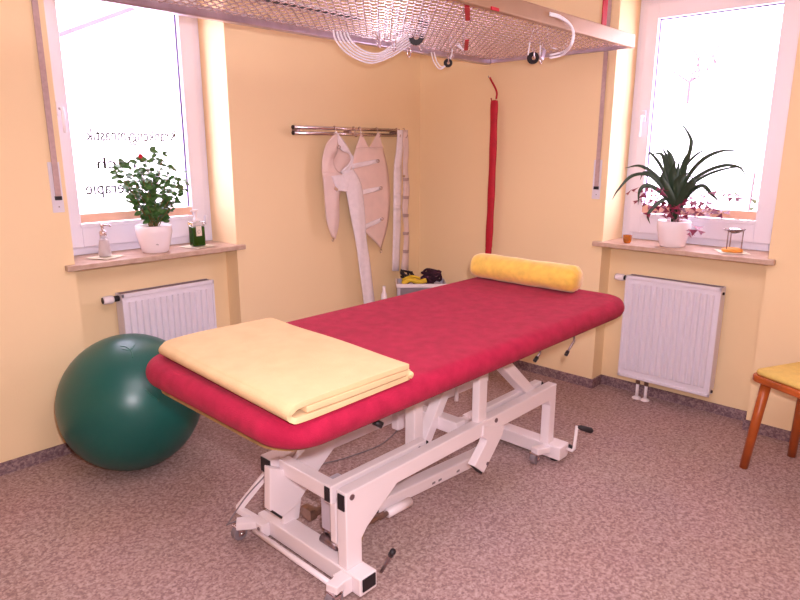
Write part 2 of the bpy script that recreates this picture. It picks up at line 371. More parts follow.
# ------------------------------------------------------------------ treatment table
T = thing('treatment_table', 'height adjustable treatment table with red cover and white steel frame', 'treatment table', (0, 0, 0))
TX0, TX1, TY0, TY1 = -2.625, -.655, -1.905, -1.075
def rounded_outline(x0, x1, y0, y1, r, n=8):
    P = []
    for cx, cy, a in ((x1-r, y1-r, 0), (x0+r, y1-r, 90), (x0+r, y0+r, 180), (x1-r, y0+r, 270)):
        for k in range(n+1):
            q = math.radians(a+90*k/n); P.append((cx+r*math.cos(q), cy+r*math.sin(q)))
    return P
def pad(x0, x1, y0, y1, z0, z1, rc, re, wob=0.0):
    b = MB(); rings = []
    prof = [(re*1.2, z0-.0)] + [(re*(1-math.sin(a)), (z0+z1)/2 + (z1-z0)/2*-math.cos(a)) for a in [PI*k/10 for k in range(1, 10)]]
    prof = [(re*.9, z0)] + [(re*(1-math.sin(PI*k/12)), (z0+z1)/2-(z1-z0)/2*math.cos(PI*k/12)) for k in range(1, 12)] + [(re, z1), (re+.05, z1+.001)]
    for ins, z in prof:
        ring = []
        for i, (x, y) in enumerate(rounded_outline(x0+ins, x1-ins, y0+ins, y1-ins, max(rc-ins, .02), 10)):
            dz = wob*math.sin(x*9+1)*(1 if z < (z0+z1)/2 else .15)
            ring.append(b.b.verts.new((x, y, z+dz)))
        rings.append(ring)
    for a, c in zip(rings, rings[1:]):
        n = len(a)
        for k in range(n): b.b.faces.new((a[k], a[(k+1) % n], c[(k+1) % n], c[k]))
    b.b.faces.new(rings[0][::-1]); b.b.faces.new(rings[-1]); return b
pad(TX0, TX1, TY0, TY1, .674, .762, .13, .040, .003).build('padded_top', 'red', T, smooth=True)
b = MB(); b.prism([(x, y, .662) for x, y in rounded_outline(TX0+.030, TX1-.06, TY0+.05, TY1-.05, .11)], (0, 0, .013)); b.build('base_board', 'ply', T)
# frame under the board
for y in (-1.70, -1.27):
    b = MB(); b.bx(-2.45, -.85, y-.02, y+.02, .622, .662); b.build('top_rail', 'white', T, bevel=.003)
for x in (-2.2, -1.65, -1.05):
    b = MB(); b.bx(x-.02, x+.02, -1.68, -1.29, .624, .661); b.build('top_cross_rail', 'white', T, bevel=.003)
def endcap(p, sx, sy, sz, parent=T): return MB().box(p, (sx, sy, sz)).build('end_cap', 'black', parent, bevel=.004)
def bolt(p, n=(0, -1, 0), r=.010, parent=T):
    n = Vector(n); q = n.to_track_quat('Z', 'Y').to_matrix()
    return MB().lathe([(r, 0), (r, .003), (r*.6, .0045), (r*.55, .0025)], p, 14, q).build('bolt', 'steel', parent, smooth=False)
# floor beams
for x0, x1 in ((-2.262, -2.186), (-1.005, -.930)):
    b = MB(); b.bx(x0, x1, -1.765, -1.20, .018, .082); f = b.build('floor_beam', 'white', T, bevel=.005)
    if x0 < -2: endcap(((x0+x1)/2, -1.767, .056), (x1-x0)-.018, .006, .046)
    endcap(((x0+x1)/2, -1.198, .052), (x1-x0)-.018, .006, .046)
    for yy in (-1.72, -1.26): b = MB(); b.lathe([(.02, 0), (.02, .02)], ((x0+x1)/2, yy, 0), 16); b.build('rubber_foot', 'black', T)
# front frame : two posts, long beam, gusset
b = MB()
b.prism([(-2.258, -1.70, .081), (-2.258, -1.70, .358), (-.953, -1.70, .368), (-.953, -1.70, .300), (-2.02, -1.70, .300), (-2.165, -1.70, .20), (-2.19, -1.70, .17), (-2.19, -1.70, .081)], (0, .045, 0))
b.build('front_beam', 'white', T, bevel=.004)
b = MB(); b.prism([(-1.02, -1.70, .301), (-.953, -1.70, .301), (-.953, -1.70, .081), (-1.0, -1.70, .081), (-1.0, -1.70, .27)], (0, .045, 0)); b.build('front_post', 'white', T, bevel=.003)
endcap((-2.260, -1.679, .322), .006, .032, .056); endcap((-.951, -1.677, .338), .006, .036, .056)
bolt((-2.232, -1.70, .338)); bolt((-1.437, -1.70, .343)); bolt((-2.24, -1.745, .0), r=.004) if False else None
# drop arm welded below the front beam
P = [on(q[0], q[1], 1, -1.706) for q in ((474.5, 466.5), (484, 473), (502, 436), (505, 426), (484, 426), (483, 437), (487, 440), (486, 444))]
b = MB(); b.prism(P, (0, .036, 0)); b.build('drop_arm', 'white', T, bevel=.003)
b = MB(); b.bar(P[0]+Vector((.006, .018, -.001)), P[1]+Vector((-.006, .018, -.001)), .024, .006); b.build('open_tube_end', 'black', T)
bolt((-1.497, -1.707, .175), r=.008)
# inner folded lift arms beside the front beam
for x0, x1, zc in ((-2.268, -1.80, .332), (-1.465, -.985, .340)):
    b = MB(); b.bx(x0, x1, -1.640, -1.604, zc-.033, zc+.033); b.build('lift_arm', 'white', T, bevel=.004)
    endcap((x0-.001, -1.622, zc), .006, .026, .052); endcap((x1+.001, -1.630, zc), .006, .034, .058)
bolt((-1.84, -1.640, .345), r=.007); bolt((-1.02, -1.640, .345), r=.007)
# rear frame
b = MB(); b.bx(-2.278, -.96, -1.325, -1.265, .285, .350); b.build('rear_beam', 'white', T, bevel=.004)
endcap((-2.281, -1.300, .320), .006, .056, .056)
b = MB(); b.prism([(-2.240, -1.316, .350), (-2.240, -1.316, .075), (-2.17, -1.316, .075), (-2.15, -1.316, .18), (-2.05, -1.316, .29), (-2.05, -1.316, .350)], (0, -.020, 0)); b.build('rear_post', 'white', T, bevel=.004)
b = MB(); b.bx(-2.21, -2.20, -1.339, -1.336, .15, .23); b.build('post_slot', 'grey', T)
bolt((-2.195, -1.337, .315), r=.012)
b = MB(); b.bx(-1.02, -.955, -1.315, -1.270, .081, .286); b.build('rear_post', 'white', T, bevel=.004)
# rear slanting lift arms
P = [on(q[0], q[1], 1, -1.365) for q in ((270, 511), (283, 517), (296, 507), (322, 466), (356, 418), (335, 418), (300, 456), (285, 470), (270, 468))]
b = MB(); b.prism(P, (0, .036, 0)); b.build('slanting_arm', 'white', T, bevel=.004)
b = MB(); b.bar(P[0]+Vector((.006, .018, -.002)), P[1]+Vector((-.004, .018, -.002)), .036, .008); b.build('open_tube_end', 'black', T)
b = MB(); b.prism([(-2.25, -1.64, .150), (-2.22, -1.64, .105), (-2.17, -1.64, .11), (-2.14, -1.64, .20), (-2.16, -1.64, .32), (-2.25, -1.64, .32)], (0, .03, 0)); b.build('slanting_arm', 'white', T, bevel=.004)
# cross tubes
b = MB(); b.bx(-2.250, -2.205, -1.612, -1.335, .290, .345); b.build('cross_tube', 'white', T, bevel=.004)
b = MB(); b.bx(-1.62, -1.565, -1.64, -1.42, .315, .370); b.build('cross_tube', 'white', T, bevel=.004)
endcap((-1.475, -1.630, .343), .018, .034, .056)
# uprights carrying the top
b = MB(); b.prism([(-1.79, -1.57, .28), (-1.74, -1.57, .28), (-1.74, -1.57, .624), (-1.79, -1.57, .624)], (0, .05, 0)); b.build('upright', 'white', T, bevel=.004)
b = MB(); b.bar((-1.69, -1.52, .265), (-1.45, -1.52, .634), .045, .05, (0, 1, 0)); b.build('slanting_arm', 'white', T, bevel=.004)
b = MB(); b.bx(-1.545, -1.49, -1.69, -1.655, .34, .634) ; b.build('upright', 'white', T, bevel=.004)
b = MB(); b.tube([(-1.42, -1.48, .36), (-1.40, -1.48, .634)], .009, 10); b.build('gas_spring', 'white', T, smooth=True)
b = MB(); b.bar((-1.075, -1.63, .335), (-1.44, -1.63, .652), .05, .06, (0, 1, 0)); b.build('slanting_arm', 'white', T, bevel=.004)
# motor column and actuator
b = MB(); b.bx(-2.215, -2.135, -1.58, -1.52, .14, .32); b.build('motor_housing', 'greybox', T, bevel=.006)
b = MB(); b.tube([(-2.20, -1.55, .11), (-2.12, -1.55, .135)], .032, 16); b.tube([(-2.21, -1.60, .10), (-2.21, -1.52, .10)], .016, 12); b.build('motor', 'steel', T, smooth=True)
b = MB(); b.bar((-1.97, -1.53, .125), (-1.36, -1.53, .085), .06, .05); b.bx(-1.37, -1.28, -1.555, -1.49, .055, .10); b.build('actuator_housing', 'white', T, bevel=.005)
endcap((-1.975, -1.53, .125), .012, .055, .048)
b = MB(); b.tube([(-1.955, -1.585, .105), (-1.83, -1.585, .099)], .018, 16); b.build('actuator_tube', 'white', T, smooth=True)
b = MB(); b.tube([(-2.16, -1.585, .118), (-1.955, -1.585, .105)], .009, 10); b.build('piston_rod', 'bronze', T, smooth=True)
b = MB(); b.bar((-2.16, -1.42, .13), (-1.80, -1.42, .17), .02, .02); b.build('linkage_rod', 'bronze', T)
b = MB(); b.bar((-1.97, -1.50, .165), (-1.55, -1.50, .15), .012, .012); b.build('linkage_rod', 'bronze', T)
b = MB(); b.bx(-2.178, -2.15, -1.415, -1.36, .10, .14); b.build('hinge_block', 'bronze', T)
for x in (-1.66, -1.62, -1.50):
    b = MB(); b.box((x, -1.561, .098+(x+1.66)*-.06), (.018, .002, .008)); b.build('warning_mark', 'grey', T)
b = MB(); b.prism([(-2.09, -1.56, .0), (-2.07, -1.56, .0), (-2.04, -1.56, .085), (-2.085, -1.56, .085)], (0, .012, 0)); b.build('support_plate', 'ply', T)
# box hanging at the rear
b = MB(); b.bx(-1.66, -1.50, -1.36, -1.32, .26, .33); b.build('control_box', 'white', T, bevel=.006)
# foot lever with black knob
p0 = Vector((-2.175, -1.775, .075)); p1 = on(392, 553, 1, -1.83); p1 = Vector((p1.x, -1.83, max(p1.z, .1)))
b = MB(); b.tube([p0, p1], .006, 8); lv = b.build('foot_lever', 'steel', T, smooth=True)
b = MB(); b.tube([p1-(p1-p0).normalized()*.012, p1+(p1-p0).normalized()*.012], .010, 10); b.build('knob', 'black', lv, smooth=True)
# castor brackets, wheels, linking rod
def castor(x, y, bx0, by0):
    b = MB(); b.bar((bx0, by0, .062), (x, y, .066), .045, .03); a = b.build('castor_bracket', 'white', T, bevel=.004)
    b = MB(); b.bx(x-.004, x+.024, y-.022, y-.016, .022, .056); b.bx(x-.004, x+.024, y+.016, y+.022, .022, .056); b.bx(x-.008, x+.03, y-.022, y+.022, .048, .056); b.build('fork', 'chrome', T, bevel=.002)
    b = MB(); b.tube([(x+.01, y-.013, .029), (x+.01, y+.013, .029)], .029, 24); w_ = b.build('wheel', 'grey', T, bevel=.003)
    b = MB(); b.tube([(x+.01, y-.024, .029), (x+.01, y+.024, .029)], .008, 12); b.build('axle', 'chrome', w_, smooth=True)
castor(-2.345, -1.185, -2.262, -1.245); castor(-2.340, -1.715, -2.262, -1.70)
castor(-1.080, -1.675, -1.005, -1.70); castor(-1.085, -1.20, -1.005, -1.25)
for y0 in (-1.275, -1.725):
    b = MB(); b.bx(-2.300, -2.262, y0-.004, y0+.05, .022, .078); b.build('castor_plate', 'white', T, bevel=.003)
    bolt((-2.300, y0+.012, .06), (-1, 0, 0), .007); bolt((-2.300, y0+.036, .042), (-1, 0, 0), .007)
b = MB(); b.tube([(-2.305, -1.70, .045), (-2.305, -1.24, .045)], .010, 12); b.build('linking_rod', 'white', T, smooth=True)
b = MB(); b.bx(-.930, -.915, -1.76, -1.68, .02, .08); b.build('mount_plate', 'white', T, bevel=.003)
# brake pedal bar at the rear left corner
q0, q1, q2 = Vector((-2.262, -1.215, .05)), Vector((-2.30, -1.13, .085)), Vector((-2.21, -1.19, .215))
b = MB(); b.bar(q0, q1, .024, .024); b.bar(q1, q2, .022, .026); b.build('brake_pedal', 'white', T, bevel=.003)
# hand crank on the right foot
b = MB(); b.tube([(-.945, -1.768, .06), (-.945, -1.795, .06), (-.938, -1.80, .07), (-.925, -1.80, .178)], .008, 8); b.build('crank_arm', 'white', T, smooth=True)
b = MB(); b.tube([(-.925, -1.803, .176), (-.915, -1.815, .172), (-.885, -1.850, .158), (-.880, -1.857, .155)], [.006, .012, .014, .007], 12); b.build('crank_grip', 'black', T, smooth=True)
b = MB(); b.tube([(-.915, -1.76, .05), (-.900, -1.76, .05)], .015, 12); b.build('crank_hub', 'black', T, smooth=True)
# release levers under the top
for px, py, qx, qy in ((574, 341, 567, 353), (540, 353, 536, 359)):
    a = on(px, py, 1, -1.80); c = on(qx, qy, 1, -1.80)
    b = MB(); b.tube([Vector((a.x, -1.80, .675)), a, c], .005, 8); l = b.build('release_lever', 'steel', T, smooth=True)
    b = MB(); d_ = (c-a).normalized(); b.tube([c-d_*.01, c+d_*.012], .008, 8); b.build('knob', 'black', l, smooth=True)
c = on(368, 428, 1, -1.80)
b = MB(); b.tube([(c.x, -1.80, .675), (c.x, -1.80, .645), (c.x+.02, -1.82, .63)], .006, 8); l = b.build('release_lever', 'chrome', T, smooth=True)
b = MB(); b.tube([(c.x+.012, -1.812, .636), (c.x+.03, -1.83, .622)], .010, 10); b.build('knob', 'black', l, smooth=True)
# cable
P = [on(400, 428, 2, .006), on(380, 445, 2, .006), on(345, 458, 2, .006), on(308, 470, 2, .006)]
b = MB(); b.tube(catmull(P+[Vector((-2.12, -1.12, .01)), Vector((-2.33, -1.13, .04)), Vector((-2.36, -1.16, .07)), Vector((-2.30, -1.19, .16)), Vector((-2.235, -1.24, .25))], 8), .003, 6); b.build('cable', 'grey', T, smooth=True)

# ------------------------------------------------------------------ blanket
def ribbon_blanket():
    x0, x1 = -2.590, -2.150; th = .0150; zb = .7640
    L = [(x1-.006, zb+.046), (-2.36, zb+.047), (x0+.05, zb+.045), (x0+.018, zb+.038), (x0+.008, zb+.026), (x0+.018, zb+.013), (x0+.05, zb+.008), (-2.36, zb+.0075), (x1-.02, zb+.0075),
         (x1-.004, zb+.011), (x1+.002, zb+.017), (x1-.004, zb+.024), (x1-.02, zb+.027), (-2.36, zb+.027), (x0+.06, zb+.027)]
    P = catmull([Vector((x, 0, z)) for x, z in L], 5); b = MB()
    ys = [-1.892+(.72)*k/24 for k in range(25)]; rows = []
    for j, y in enumerate(ys):
        top, bot = [], []
        for i, p in enumerate(P):
            t_ = P[min(i+1, len(P)-1)]-P[max(i-1, 0)]; t_.normalize(); nn = Vector((-t_.z, 0, t_.x))
            w_ = .0035*math.sin(y*11+i*.13)+.002*math.sin(p.x*17+y*6); w_ *= max(0, (p.z-zb-.02))/.04
            sk = (y+1.5)*.08
            e_ = .0035*math.sin(i*.35) if j in (0, 24) else 0
            for lst, s_ in ((top, 1), (bot, -1)):
                q = p+nn*s_*th/2*(0.98); lst.append(b.b.verts.new((q.x+sk*.6, y+e_+.002*math.sin(i*.2), max(q.z+w_, zb))))
        rows.append(top+bot[::-1])
    n = len(rows[0])
    for a, c in zip(rows, rows[1:]):
        for k in range(n): b.b.faces.new((a[k], a[(k+1) % n], c[(k+1) % n], c[k]))
    h = n//2
    for r_ in (rows[0], rows[-1]):
        for k in range(h-1): b.b.faces.new((r_[k], r_[k+1], r_[n-2-k], r_[n-1-k]))
    return b
o = ribbon_blanket().build('folded_blanket', 'fleece', smooth=True, bevel=.0055, segs=4)
tag(o, 'pale yellow fleece blanket folded on the foot end of the red table', 'blanket')

# ------------------------------------------------------------------ bolster
A = Vector((-.795, -1.695, .828)); B = Vector((-.80, -1.10, .828)); r = .066
prof = []; N = 36
b = MB(); rings = []
for i in range(N+1):
    s_ = i/N; c = A.lerp(B, s_)
    e = min(1, min(s_, 1-s_)/.07); rr = r*(.55+.45*math.sqrt(max(0, 1-(1-e)**2))) if e < 1 else r
    ring = []
    for k in range(40):
        q = 2*PI*k/40; rk = rr*(1+.012*math.sin(5*q+s_*9)+.01*math.sin(s_*23+q)+(.05*math.sin(q*11+2) if s_ < .12 else 0)*(1-s_/.12))
        z = math.sin(q)*rk; 
        if z < 0: z *= .93
        ring.append(b.b.verts.new((c.x+math.cos(q)*rk*1.04, c.y, max(c.z+z, .763))))
    rings.append(ring)
for a, c in zip(rings, rings[1:]):
    for k in range(40): b.b.faces.new((a[k], a[(k+1) % 40], c[(k+1) % 40], c[k]))
b.b.faces.new(rings[0][::-1]); b.b.faces.new(rings[-1])
tag(b.build('bolster', 'velvet', smooth=True), 'yellow velvet bolster lying across the head end of the red table', 'bolster')

# ------------------------------------------------------------------ sling frame overhead
G = thing('sling_suspension_frame', 'overhead steel mesh sling frame hanging above the treatment table', 'sling frame', (0, 0, 0))
GX0, GX1, GY0, GY1, GZ = -3.6, -.02, -1.53, -.60, 1.95
b = MB(); b.bx(GX0, GX1-.05, GY0-.015, GY0+.012, GZ-.02, GZ+.045); b.build('front_rail', 'rail', G, bevel=.003)
b = MB(); b.bx(GX0, GX1-.02, GY1-.02, GY1+.02, GZ-.022, GZ+.022); b.build('rear_rail', 'galv', G, bevel=.006)
b = MB(); b.bx(GX1-.03, GX1-.008, GY0+.012, GY1-.02, GZ-.015, GZ+.015); b.build('end_rail', 'galv', G, bevel=.003)
b = MB(); b.bx(GX0, -1.46, -.905, -.885, GZ+.008, GZ+.03); b.build('inner_rail', 'white', G, bevel=.002)
b = MB(); b.bx(GX0, -1.44, -.935, -.905, GZ+.008, GZ+.016); b.build('rubber_edge', 'black', G)
def wire_mesh():
    b = MB(); s_ = .040; h = s_/2; amp = .0045; r_ = .0022
    X0, X1, Y0, Y1 = GX0+1.0, GX1-.03, GY0+.012, GY1-.02
    for dr in (1, -1):
        k = -int((Y1-Y0)/s_)-2
        while True:
            xs = X0 + k*s_
            if xs > X1 + (Y1-Y0): break
            P = []; j = 0
            y = Y0
            while y <= Y1+1e-6:
                x = xs + (y-Y0) if dr > 0 else xs + (Y1-y)
                if X0 <= x <= X1: P.append(Vector((x, y, GZ+.004+amp*(1 if (j+k*(dr > 0)) % 2 else -1)*dr)))
                y += h; j += 1
            if len(P) > 1: b.tube(P, r_, 4, cap=False)
            k += 1
    return b
mo = wire_mesh().build('wire_mesh', 'wire', G, smooth=True)
# red bands wound on the mesh, and a modelled red reflection on the front rail
def band(px0, py0, px1, py1, z=GZ-.006, wd=.02):
    a, c = on(px0, py0, 2, z), on(px1, py1, 2, z); return MB().bar(a, c, wd, .006)
band(467, 6, 468, 20).build('red_strip', 'redbag', G, bevel=.001); band(467, 40, 466, 50).build('red_strip', 'redbag', G, bevel=.001)
b = MB(); c = on(495, 9, 1, GY0-.018); b.box(c, (.05, .006, .012)); b.build('red_strip', 'redbag', G, bevel=.001)  # red strip standing in for a reflection on the front rail
# red suspension straps to the ceiling
for x in (on(603, 30, 1, GY0).x, -3.2):
    b = MB(); b.bx(x-.020, x+.024, GY0-.004, GY0+.002, GZ+.035, HC); b.build('suspension_strap', 'redbag', G)
for x in (-.30, -3.2):
    b = MB(); b.bx(x-.004, x+.004, GY1-.004, GY1+.004, GZ+.02, HC); b.build('suspension_rod', 'galv', G)

# cord slings hanging on the frame
def P1(px, py, y): return on(px, py, 1, y)
t = thing('rope_sling', 'bundle of white cords looped below the rear rail, left of the room corner', 'rope sling', (0, 0, 0))
for k in range(5):
    d_ = k*2.0
    pts = [P1(333+d_*1.6, 30, -.66), P1(337+d_*1.9, 42, -.68), P1(350+d_*1.8, 55-d_*.5, -.70), P1(371+d_, 63-d_*1.2, -.74-.01*k), P1(392, 56-d_*1.3, -.77-.01*k), P1(408, 46-d_*1.4, -.79-.01*k), P1(424, 36-d_*1.6, -.80-.005*k), P1(428, 20+d_, -.80)]
    b = MB(); b.tube(catmull(pts, 8), .0042, 8); b.build('cord', 'cord', t, smooth=True)
for px in (379, 388, 397, 405):
    b = MB(); b.tube(catmull([P1(px, 8, -.80), P1(px-1, 22, -.80), P1(px-2, 38, -.80)], 5), .007, 8); b.build('webbing_end', 'cord', t, smooth=True)
def carabiner(px, py, y, par, s_=.017):
    c = P1(px, py, y); b = MB(); b.tube([c+Vector((math.cos(a)*s_*.6, .0, math.sin(a)*s_*1.15)) for a in [2*PI*k/16 for k in range(16)]], .0032, 8, closed=True); b.build('carabiner', 'chrome', par, smooth=True)
for q in ((379, 42), (394, 46), (409, 52), (378, 32), (398, 30), (412, 22), (421, 45)): carabiner(q[0], q[1], -.82, t, .02)
def pulley(px, py, y, par, r_=.022):
    c = P1(px, py, y); n_ = Vector((-.62, -.75, -.1)).normalized(); q = n_.to_track_quat('Z', 'Y').to_matrix()
    b = MB(); b.lathe([(r_, -.009), (r_*.75, -.004), (r_*.75, .004), (r_, .009)], c, 20, q); w_ = b.build('pulley_wheel', 'black', par, smooth=False)
    b = MB(); b.lathe([(r_*.35, -.012), (r_*.35, .012)], c, 12, q); b.build('pulley_hub', 'chrome', w_)
    b = MB(); b.tube([c+q@Vector((0, 0, -.014)), c+q@Vector((0, 0, -.014))+Vector((0, 0, .05))], .004, 6); b.tube([c+q@Vector((0, 0, .014)), c+q@Vector((0, 0, .014))+Vector((0, 0, .05))], .004, 6); b.build('pulley_bracket', 'chrome', par, smooth=True)
pulley(416, 37, -.83, t, .038); pulley(423, 24, -.83, t, .024)
b = MB(); c = P1(405, 30, -.79); b.box(c, (.10, .012, .03), Matrix.Rotation(-.5, 3, 'Y')); b.build('cord_clamp', 'galv', t, bevel=.004)
b = MB(); b.tube(catmull([P1(400, 30, -.81), P1(412, 20, -.82), P1(425, 14, -.82), P1(430, 22, -.82), P1(424, 34, -.81)], 6), .0045, 8); b.build('cord', 'cord', t, smooth=True)
t = thing('rope_sling', 'small white cord loop with pulley hanging just right of the room corner', 'rope sling', (0, 0, 0))
for k in range(2):
    pts = [P1(431+k*3, 52, -.66), P1(434+k*3, 62, -.67), P1(440+k*2, 69-k*2, -.68), P1(448, 63-k, -.70), P1(452, 52, -.72), P1(450, 38+k*3, -.78), P1(457, 42+k*3, -.85), P1(463, 50, -.88)]
    b = MB(); b.tube(catmull(pts, 8), .0034, 8); b.build('cord', 'cord', t, smooth=True)
pulley(448, 63, -.70, t, .023); carabiner(452, 55, -.70, t, .015)
t = thing('rope_sling', 'white cord with dark pulley hanging near the right end of the overhead mesh', 'rope sling', (0, 0, 0))
for pts in ([(528, 55), (530, 42), (534, 28)], [(537, 28), (540, 42), (540, 56)], [(548, 26), (548, 40), (553, 48), (562, 47), (571, 38)]):
    b = MB(); b.tube(catmull([P1(x, y, -1.15) for x, y in pts], 6), .0035, 8); b.build('cord', 'cord', t, smooth=True)
pulley(533, 58, -1.15, t, .030); carabiner(543, 48, -1.15, t, .02); carabiner(541, 60, -1.15, t, .016)
b = MB(); c = P1(543, 54, -1.15); b.box(c, (.03, .012, .06), Matrix.Rotation(.4, 3, 'Y')); b.build('cord_clamp', 'galv', t, bevel=.004)
t = thing('rope_sling', 'thick white cord looped over the front rail of the overhead frame', 'rope sling', (0, 0, 0))
for k in range(2):
    pts = [P1(550, 13+k*2, GY0-.022), P1(560, 16+k*2, GY0-.026), P1(570, 24+k, GY0-.03), P1(574-k, 34, GY0-.03), P1(571-k, 46, GY0-.02), P1(562, 55-k*3, -1.45), P1(550, 58-k*3, -1.42)]
    b = MB(); b.tube(catmull(pts, 8), .0045, 8); b.build('cord', 'cord', t, smooth=True)

# ------------------------------------------------------------------ wall rail with slings
t = thing('wall_hook_rail', 'double chrome rail with hooks on the back wall left of the corner', 'hook rail', (0, 0, 0))
ra, rb = on(293, 127, 1, -.05), on(399, 133, 1, -.05)
for dz in (.012, -.020):
    b = MB(); b.tube([(ra.x, -.05, 1.527+dz), (rb.x, -.05, 1.527+dz)], .0105, 14); u_ = b.build('rail_tube', 'chrome', t, smooth=True)
    b = MB(); b.tube([(ra.x-.004, -.05, 1.527+dz), (ra.x+.003, -.05, 1.527+dz)], .0115, 14); b.build('end_plug', 'black', u_)
for x in (ra.x+.04, (ra.x+rb.x)/2, rb.x-.03):
    b = MB(); b.bx(x-.012, x+.012, -.05, 0, 1.516, 1.530); b.build('rail_bracket', 'steel', t, bevel=.002)
HX = [on(p_, 133, 1, -.07).x for p_ in (336, 355, 361, 378, 398, 405)]
for x in HX:
    b = MB(); b.tube(catmull([(x, -.05, 1.552), (x, -.064, 1.55), (x, -.068, 1.53), (x, -.068, 1.505), (x, -.078, 1.492), (x, -.090, 1.50), (x, -.093, 1.512)], 5), .0028, 6); b.build('hook', 'chrome', t, smooth=True)

def sheet(L, Rr, y, bulge=.012, n=10, rows=5, wav=.003, seed=0):
    """cloth between a left and a right edge, both given from top to bottom"""
    Lc = catmull([on(a, b_, 1, y) for a, b_ in L], rows); Rc = catmull([on(a, b_, 1, y) for a, b_ in Rr], rows)
    def res(Pn, m_):
        out = []
        for i in range(m_):
            f_ = i/(m_-1)*(len(Pn)-1); k = min(int(f_), len(Pn)-2); out.append(Pn[k].lerp(Pn[k+1], f_-k))
        return out
    m_ = max(len(Lc), len(Rc)); Lc, Rc = res(Lc, m_), res(Rc, m_); b = MB(); g = []
    for i in range(m_):
        row = []
        for j in range(n+1):
            s_ = j/n; p = Lc[i].lerp(Rc[i], s_)
            p.y -= bulge*math.sin(PI*s_) + wav*math.sin(s_*9+i*.35+seed)
            row.append(b.b.verts.new(p))
        g.append(row)
    for i in range(m_-1):
        for j in range(n): b.b.faces.new((g[i][j], g[i][j+1], g[i+1][j+1], g[i+1][j]))
    return b
def cloth(name, m_, par, L, Rr, y, th=.004, **k): return sheet(L, Rr, y, **k).build(name, m_, par, smooth=True, solid=th)
# head sling
t = thing('head_sling', 'folded off white head sling with oval opening, leftmost on the hook rail', 'sling', (0, 0, 0))
cloth('cloth_side', 'sling', t, [(334.5, 134), (327, 142), (323, 155), (322, 170), (324, 184)], [(336.5, 134), (338, 150), (333.5, 160), (335, 168), (340, 173)], -.085)
cloth('cloth_side', 'slingw', t, [(335.5, 134), (340, 149), (349, 154), (350, 162), (340, 172)], [(337.5, 134), (345, 142), (351, 153), (353, 160), (346, 178)], -.088, bulge=.006)
cloth('inner_lining', 'slingp', t, [(331, 146), (330, 160), (332, 176)], [(346, 146), (352, 158), (344, 176)], -.072, bulge=-.004)
cloth('lower_flap', 'sling', t, [(322, 172), (324, 195), (326.5, 220), (332, 237)], [(346, 174), (340, 195), (339, 222), (335, 239)], -.090)
cloth('buckle_web', 'slingw', t, [(331, 176), (335, 186), (339, 191)], [(346, 174), (352, 182), (350, 192)], -.100, bulge=.01)
b = MB(); c = on(339, 147, 1, -.100); b.tube([c+Vector((math.cos(a)*.012, 0, math.sin(a)*.009)) for a in [2*PI*k/12 for k in range(12)]], .002, 6, closed=True); b.build('metal_ring', 'chrome', t, smooth=True)
b = MB(); c = on(336, 189, 1, -.108); b.box(c, (.03, .006, .02), Matrix.Rotation(.6, 3, 'Y')); b.build('buckle', 'chrome', t, bevel=.002)
b = MB(); c = on(333, 240, 1, -.088); b.tube([c+Vector((math.cos(a)*.008, 0, math.sin(a)*.008)) for a in [2*PI*k/12 for k in range(12)]], .002, 6, closed=True); b.build('metal_ring', 'chrome', t, smooth=True)
# pelvic sling
t = thing('pelvic_sling', 'wide pinkish white body sling with three cross straps on the hook rail', 'sling', (0, 0, 0))
cloth('cloth_panel', 'slingp', t, [(356, 148), (350, 168), (352, 192), (358, 215), (366, 233)], [(383, 148), (388, 170), (390, 200), (387, 228), (381, 249)], -.075, bulge=.008, seed=1, wav=.0015)
cloth('cloth_peak', 'slingp', t, [(360.5, 134), (356, 148)], [(361.5, 134), (369.5, 148.5)], -.075, bulge=.002, wav=.0)
cloth('cloth_peak', 'slingp', t, [(377.5, 133), (369, 148.5)], [(379, 133), (383, 148)], -.075, bulge=.002, wav=.0)
for a, c_ in (((351, 164), (378, 159)), ((356, 191), (381, 186)), ((363, 225), (382, 217))):
    cloth('cross_strap', 'slingw', t, [(a[0], a[1]), (a[0]+1, a[1]+5)], [(c_[0], c_[1]), (c_[0], c_[1]+4)], -.090, bulge=.003, th=.002)
    cc = on(c_[0], c_[1]+2, 1, -.096); b = MB(); b.tube([cc+Vector((math.cos(q)*.012, 0, math.sin(q)*.009)) for q in [2*PI*k/12 for k in range(12)]], .0025, 6, closed=True); b.build('metal_ring', 'chrome', t, smooth=True)
b = MB(); c = on(381, 251, 1, -.078); b.tube([c+Vector((math.cos(q)*.009, 0, math.sin(q)*.012)) for q in [2*PI*k/12 for k in range(12)]], .002, 6, closed=True); b.build('metal_ring', 'chrome', t, smooth=True)
cloth('hanging_belt', 'slingw', t, [(342, 172), (345, 188), (350, 212), (356, 243), (359, 268), (364, 306), (368, 335)], [(353, 169), (361, 183), (364, 205), (366, 238), (370, 262), (375, 302), (379, 332)], -.105, bulge=.010)
# strap sling
t = thing('strap_sling', 'pair of narrow white straps hanging at the right end of the hook rail', 'sling', (0, 0, 0))
cloth('strap_long', 'slingw', t, [(397.5, 130), (396, 150), (394, 170), (393.5, 220), (392, 271)], [(402.5, 130), (403, 150), (401.5, 170), (400.5, 220), (399, 271)], -.085, bulge=.003, n=4)
cloth('strap_wavy', 'sling', t, [(402, 130), (403, 150), (403, 170), (403.5, 190), (402, 210), (404, 235), (401.5, 271)], [(407.5, 130), (409, 150), (408, 170), (409, 190), (408, 210), (409.5, 235), (408, 271)], -.075, bulge=.003, n=4, wav=.005)
for py in (165, 193, 205, 218): 
    cloth('stitched_loop', 'slingw', t, [(394, py), (394, py+4)], [(401, py), (401, py+4)], -.091, bulge=.002, n=3)
for py in (178, 196, 214, 232, 250):
    cloth('dark_loop', 'strap', t, [(403, py), (403, py+3)], [(408.5, py), (408.5, py+3)], -.084, bulge=.002, n=3)
